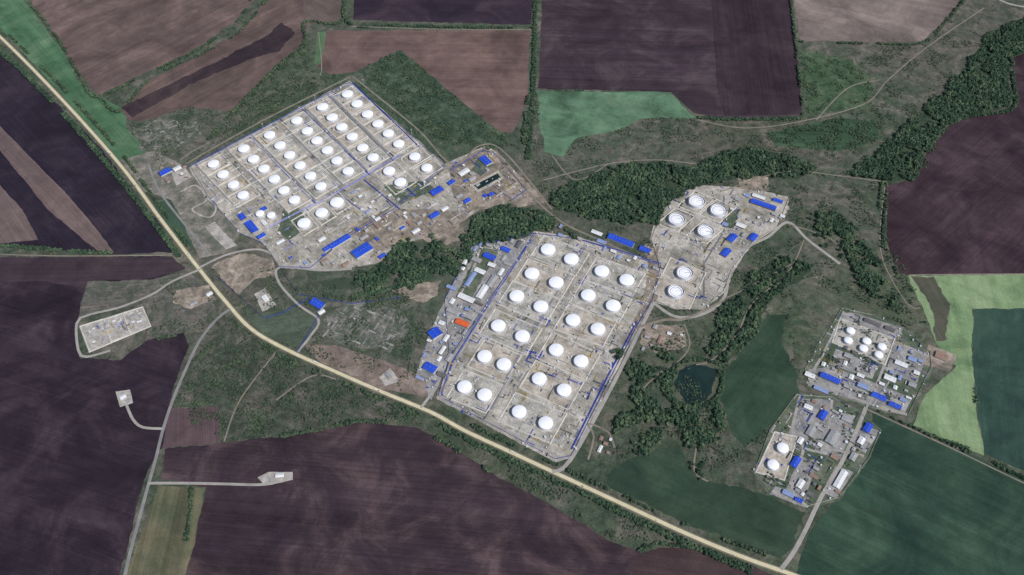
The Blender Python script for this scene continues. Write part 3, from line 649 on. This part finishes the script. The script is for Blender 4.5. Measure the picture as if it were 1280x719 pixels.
def truck(x,y,d,m):
    b=MB(); z=.6; dx,dy=d
    P=lambda a:(x+dx*a,y+dy*a)
    b.box(P(0),d,13,2.2,z+.8,z+1.1,1); b.hcyl(P(-1.6),d,9.5,1.25,z+2.35,14,3)
    b.box(P(5.4),d,2.2,2.5,z+.7,z+3.2,0); b.box(P(5.45),d,2.24,2.2,z+2.0,z+2.8,2)
    for a in (-5,-3.8,3,5.4):
        for s in (-1,1): b.hcyl((P(a)[0]-dy*s*1.05,P(a)[1]+dx*s*1.05),(-dy,dx),.35,.5,z+.5,10,1)
    b.obj('tanker_truck',[m,TYRE,GLASS,TR])
for i in range(14,len(hw)-12,9):
    a=Vector(hw[i]);c=Vector(hw[i+1]); d=(c-a).normalized(); s=random.choice([-1,1])
    q=a+Vector((-d.y,d.x))*2.2*s
    if random.random()<.3: truck(q.x,q.y,tuple(-d*s),random.choice(CARP))
    else: car(q.x,q.y,tuple(-d*s),random.choice(CARP))
for (u,v) in [(1046,522),(1056,508),(230,222),(560,470),(480,330)]:
    x,y=G(u,v)
    for i in range(5):
        if not any((x+i*3.2-a)**2+(y-b_)**2<c*c for a,b_,c in OCC): car(x+i*3.2,y,(0.1,.995),random.choice(CARP),.68)
# ---------------------------------------------------------------- vegetation
def tree_template(seed,nl=46):
    r=np.random.default_rng(seed); V=[]
    def quad(c,n,s):
        n=n/np.linalg.norm(n); t=np.cross(n,r.normal(size=3)); t/=np.linalg.norm(t); bb=np.cross(n,t)
        s2=s*r.uniform(.6,1.)
        V.extend([c-t*s-bb*s2*.6,c+t*s*.8-bb*s2,c+t*s+bb*s2*.7,c-t*s*.7+bb*s2])
    for a in (0,math.pi/2):
        d=np.array((math.cos(a),math.sin(a),0)); V.extend([-d*.09,d*.09,d*.04+np.array((0,0,1.2)),-d*.04+np.array((0,0,1.2))])
    for k in range(3):
        a=r.uniform(0,6.28); e=np.array((math.cos(a)*.6,math.sin(a)*.6,1.3)); s=np.array((0,0,.6)); o=np.array((0,0,.04))
        V.extend([s-o,e-o*.4,e+o*.4,s+o])
    lobes=[(np.array((r.uniform(-.45,.45),r.uniform(-.45,.45),r.uniform(.9,1.5))),r.uniform(.45,.7)) for _ in range(5)]
    for i in range(nl):
        c,R=lobes[i%5]; n=r.normal(size=3); n[2]=abs(n[2])*1.1-.25; n/=np.linalg.norm(n)
        quad(c+n*R*r.uniform(.75,1.05)*np.array((1,1,.85)),n+r.normal(size=3)*.3+np.array((0,0,.35)),r.uniform(.18,.32))
    return np.array(V,dtype=np.float32)
TEMPL=[tree_template(i) for i in range(6)]; BUSHT=[tree_template(20+i,20) for i in range(5)]
def scatter(name,pts,size,m,templ=TEMPL,hs=1.0):
    if not len(pts): return
    pts=np.asarray(pts,dtype=np.float32); N=len(pts); out=[];tin=[]
    which=rng.integers(0,len(templ),N); ang_=rng.uniform(0,6.28,N); sc=rng.uniform(size[0],size[1],N)
    for k in range(len(templ)):
        I=np.where(which==k)[0]
        if not len(I): continue
        T=templ[k]; c=np.cos(ang_[I])[:,None];s=np.sin(ang_[I])[:,None]; S=sc[I][:,None]
        x=(T[None,:,0]*c-T[None,:,1]*s)*S+pts[I,0][:,None]; y=(T[None,:,0]*s+T[None,:,1]*c)*S+pts[I,1][:,None]; z=T[None,:,2]*S*hs+np.zeros_like(c)
        out.append(np.stack([x,y,z],-1).reshape(-1,3)); tt=np.clip(rng.normal(.5,.3,len(I)),0,1)
        tin.append(np.repeat(tt,T.shape[0]))
    co=np.concatenate(out).astype(np.float32); tin=np.concatenate(tin).astype(np.float32)
    nv=len(co); me=bpy.data.meshes.new(name); me.vertices.add(nv); me.vertices.foreach_set('co',co.ravel())
    me.loops.add(nv); me.loops.foreach_set('vertex_index',np.arange(nv,dtype=np.int32))
    me.polygons.add(nv//4); me.polygons.foreach_set('loop_start',np.arange(0,nv,4,dtype=np.int32))
    me.update(calc_edges=True)
    a=me.attributes.new('tint','FLOAT','POINT'); a.data.foreach_set('value',tin)
    me.materials.append(m); o=bpy.data.objects.new(name,me); col.objects.link(o)
LEAF=mat('foliage_dark',[(44,68,52),(62,90,64),(94,116,82)],.025,.3,.2,attr='tint',rough=.8)
LEAF2=mat('foliage_mid',[(50,72,54),(70,94,66),(98,116,84)],.025,.3,.2,attr='tint',rough=.8)
OA=np.array(OCC); RP=np.array(ROADPTS)
def filt(X,Y,excl=False,roads=True):
    K=np.ones(len(X),bool)
    for A in ([OA,RP] if roads else [OA]):
        for i in range(0,len(X),2000):
            x=X[i:i+2000,None];y=Y[i:i+2000,None]
            K[i:i+2000]&=~(((A[None,:,0]-x)**2+(A[None,:,1]-y)**2)<(A[None,:,2]+3)**2).any(1)
    if excl:
        for P in EXCL: K&=~pip(X,Y,P)
    return X[K],Y[K]
def inpoly(px,sp,thr=-1,ns=.02,excl=False):
    P=GP(px); x0,x1=min(p[0] for p in P),max(p[0] for p in P); y0,y1=min(p[1] for p in P),max(p[1] for p in P)
    X,Y=np.meshgrid(np.arange(x0-10,x1+10,sp),np.arange(y0-10,y1+10,sp)); X=X.ravel()+rng.uniform(-.5,.5,X.size)*sp; Y=Y.ravel()+rng.uniform(-.5,.5,Y.size)*sp
    I=pip(X+np.sin(Y*.05)*8+np.sin(Y*.17)*4,Y+np.sin(X*.06)*7+np.sin(X*.19)*4,P); X=X[I];Y=Y[I]
    X,Y=filt(X,Y,excl); pts=[]
    for x,y in zip(X,Y):
        if thr>-1 and mnoise.noise(Vector((x*ns,y*ns,3.3)))+.4*mnoise.noise(Vector((x*ns*3,y*ns*3,9)))<thr: continue
        pts.append((x,y))
    return pts
def along(px,w,sp,gap=-.6):
    P=[Vector(p) for p in smooth_path(GP(px),sp*.5)]; pts=[]
    rows=max(1,int(w/sp*1.6))
    for i in range(0,len(P)-1):
        d=(P[i+1]-P[i]); d=d.normalized() if d.length>0 else Vector((1,0)); n=Vector((-d.y,d.x))
        if mnoise.noise(Vector((P[i].x*.012,P[i].y*.012,5)))<gap: continue
        ww=w*(.8+.7*mnoise.noise(Vector((P[i].x*.03,P[i].y*.03,8))))
        for r in range(rows):
            if random.random()<.62:
                q=P[i]+n*random.uniform(-ww/2,ww/2)+d*random.uniform(-sp,sp)*.5; pts.append((q.x,q.y))
    if not pts: return pts
    A=np.array(pts); X,Y=filt(A[:,0],A[:,1]); return list(zip(X,Y))
for px,t in WOODS: scatter('woodland',inpoly(px,6.2,t),(3.4,7.2),LEAF)
SPARSE=[([(958,166),(1035,148),(1092,152),(1102,174),(1044,190),(972,182)],-.05),([(1000,62),(1060,74),(1092,106),(1085,134),(1012,142)],.12),
([(450,88),(500,62),(552,106),(592,140),(645,180),(612,190),(560,178),(520,168),(480,130)],-.05),
([(290,142),(345,84),(380,55),(396,92),(420,100),(330,150),(262,175)],.02),
([(215,508),(250,440),(290,398),(420,472),(520,520),(345,545),(280,552)],.1),
([(1110,300),(1135,345),(1170,430),(1130,410),(1085,370)],.0),([(400,370),(500,362),(520,400),(440,380)],.05),
([(1180,160),(1160,210),(1110,228),(1100,225),(1150,190)],-.1),([(1056,386),(1160,430),(1130,520),(1010,480)],.3),([(962,540),(1000,495),(1100,540),(1050,625),(960,618)],.3)]
for px,t in SPARSE: scatter('shrub_thicket',inpoly(px,6.5,t,.03),(2.,4.6),LEAF2,BUSHT,.8)
WILD=[([(662,100),(1000,150),(1100,60),(1210,20),(1240,40),(1100,230),(1110,400),(990,340),(1000,500),(900,620),(760,600),(740,560),(820,400),(700,285),(655,200)],.15,7),
([(250,440),(290,398),(520,500),(560,530),(520,530),(345,548),(205,560),(215,500)],.08,8),([(190,345),(260,340),(400,330),(560,360),(540,500),(310,410),(190,420)],.18,7),
([(560,530),(800,650),(960,715),(790,690),(640,600)],.0,7),([(150,140),(300,130),(400,90),(440,98),(240,205),(185,200)],.12,7)]
for px,t,s in WILD: scatter('scrub',inpoly(px,s,t,.018,True),(1.6,4.2),LEAF2,BUSHT,.8)
BELTS=[([(-120,-10),(0,66),(70,133),(140,212),(195,282),(225,322)],13,LEAF,-.5),([(5,38),(80,112),(150,190),(190,245),(236,308)],7,LEAF2,-.15),
([(300,405),(350,445),(420,476),(500,508),(560,536)],10,LEAF2,.0),([(560,536),(620,566),(700,602),(780,642),(860,680),(940,714)],16,LEAF,-.3),
([(590,532),(650,562),(700,584),(780,622),(860,658),(960,695)],8,LEAF2,-.1),
([(670,-30),(668,60),(666,120),(660,200)],12,LEAF,-.5),([(662,100),(658,150),(655,195)],14,LEAF2,-.2),([(437,-30),(434,28),(500,33),(600,35),(666,36)],11,LEAF,-.4),
([(1103,228),(1102,260),(1104,310)],12,LEAF,-.5),([(985,-30),(995,60),(1004,146)],7,LEAF2,-.1),([(872,148),(920,150),(1003,149)],10,LEAF,-.3),
([(1262,66),(1266,100),(1266,136),(1215,146),(1185,158),(1156,190)],10,LEAF,-.4),([(-80,304),(0,308),(80,314),(142,318)],11,LEAF,-.4),
([(1086,512),(1140,536),(1228,572),(1280,598),(1380,640)],10,LEAF,-.4),([(40,8),(70,45),(100,95),(122,122),(180,94),(245,64),(300,24),(320,-20)],7,LEAF2,-.2),
([(1000,53),(1080,55),(1150,55),(1175,36),(1205,0)],7,LEAF2,-.1),([(262,175),(290,142),(345,86),(380,56),(382,28),(426,28),(430,-20)],9,LEAF2,-.3),
([(125,122),(150,140),(190,97),(250,69),(297,42),(335,0)],7,LEAF2,-.2),([(240,612),(236,660),(222,719)],8,LEAF2,-.1),
([(150,452),(172,432),(232,418)],6,LEAF2,0),([(868,450),(900,462),(896,500),(860,510),(838,495),(842,462)],12,LEAF,-.3),([(845,455),(868,450),(900,455)],10,LEAF,-.5),
([(345,548),(450,528),(520,533)],8,LEAF2,-.1),([(520,533),(568,560),(612,590)],9,LEAF2,-.3),([(1232,569),(1223,520),(1215,440),(1217,388)],3,LEAF2,.1),([(720,300),(700,282),(670,286)],9,LEAF2,-.2),([(800,690),(820,680),(868,686)],8,LEAF2,-.2),
([(870,505),(872,540),(865,580),(880,600)],12,LEAF,-.2),([(1108,230),(1106,300),(1122,343)],7,LEAF2,-.2),([(395,98),(350,130),(290,160)],9,LEAF2,-.1),([(440,372),(480,364),(540,345)],14,LEAF,-.3)]
for px,w,m,g in BELTS: scatter('tree_belt',along(px,w*1.35,5.,g),(2.4,4.8),m,TEMPL)
# ---------------------------------------------------------------- light, sky, camera
S=Vector((.62,-.5,0)).normalized(); EL=math.radians(48)
sd=Vector((S.x*math.cos(EL),S.y*math.cos(EL),math.sin(EL)))
L=bpy.data.lights.new('sun','SUN'); L.energy=4.1; L.angle=math.radians(.5); L.color=(1,.97,.93)
so=bpy.data.objects.new('sun',L); col.objects.link(so); so.rotation_euler=(-sd).to_track_quat('-Z','Y').to_euler(); so.location=(0,0,500)
w=bpy.data.worlds.new('World'); scene.world=w; w.use_nodes=True; nt=w.node_tree; bg=nt.nodes['Background']
sk=nt.nodes.new('ShaderNodeTexSky'); sk.sky_type='NISHITA'; sk.sun_disc=False; sk.sun_elevation=EL; sk.sun_rotation=math.atan2(S.x,S.y)
nt.links.new(sk.outputs[0],bg.inputs[0]); bg.inputs[1].default_value=.11
cd=bpy.data.cameras.new('camera'); cd.sensor_width=36; cd.lens=36*F/1280; cd.clip_start=1; cd.clip_end=60000
co=bpy.data.objects.new('camera',cd); col.objects.link(co); co.location=(0,-D*ST,H); co.rotation_euler=(TH,0,0); scene.camera=co
scene.view_settings.view_transform='Standard'; scene.view_settings.look='None'; scene.view_settings.exposure=0
print('OBJ',len(bpy.data.objects),'Z',ZL[0],RZ[0])
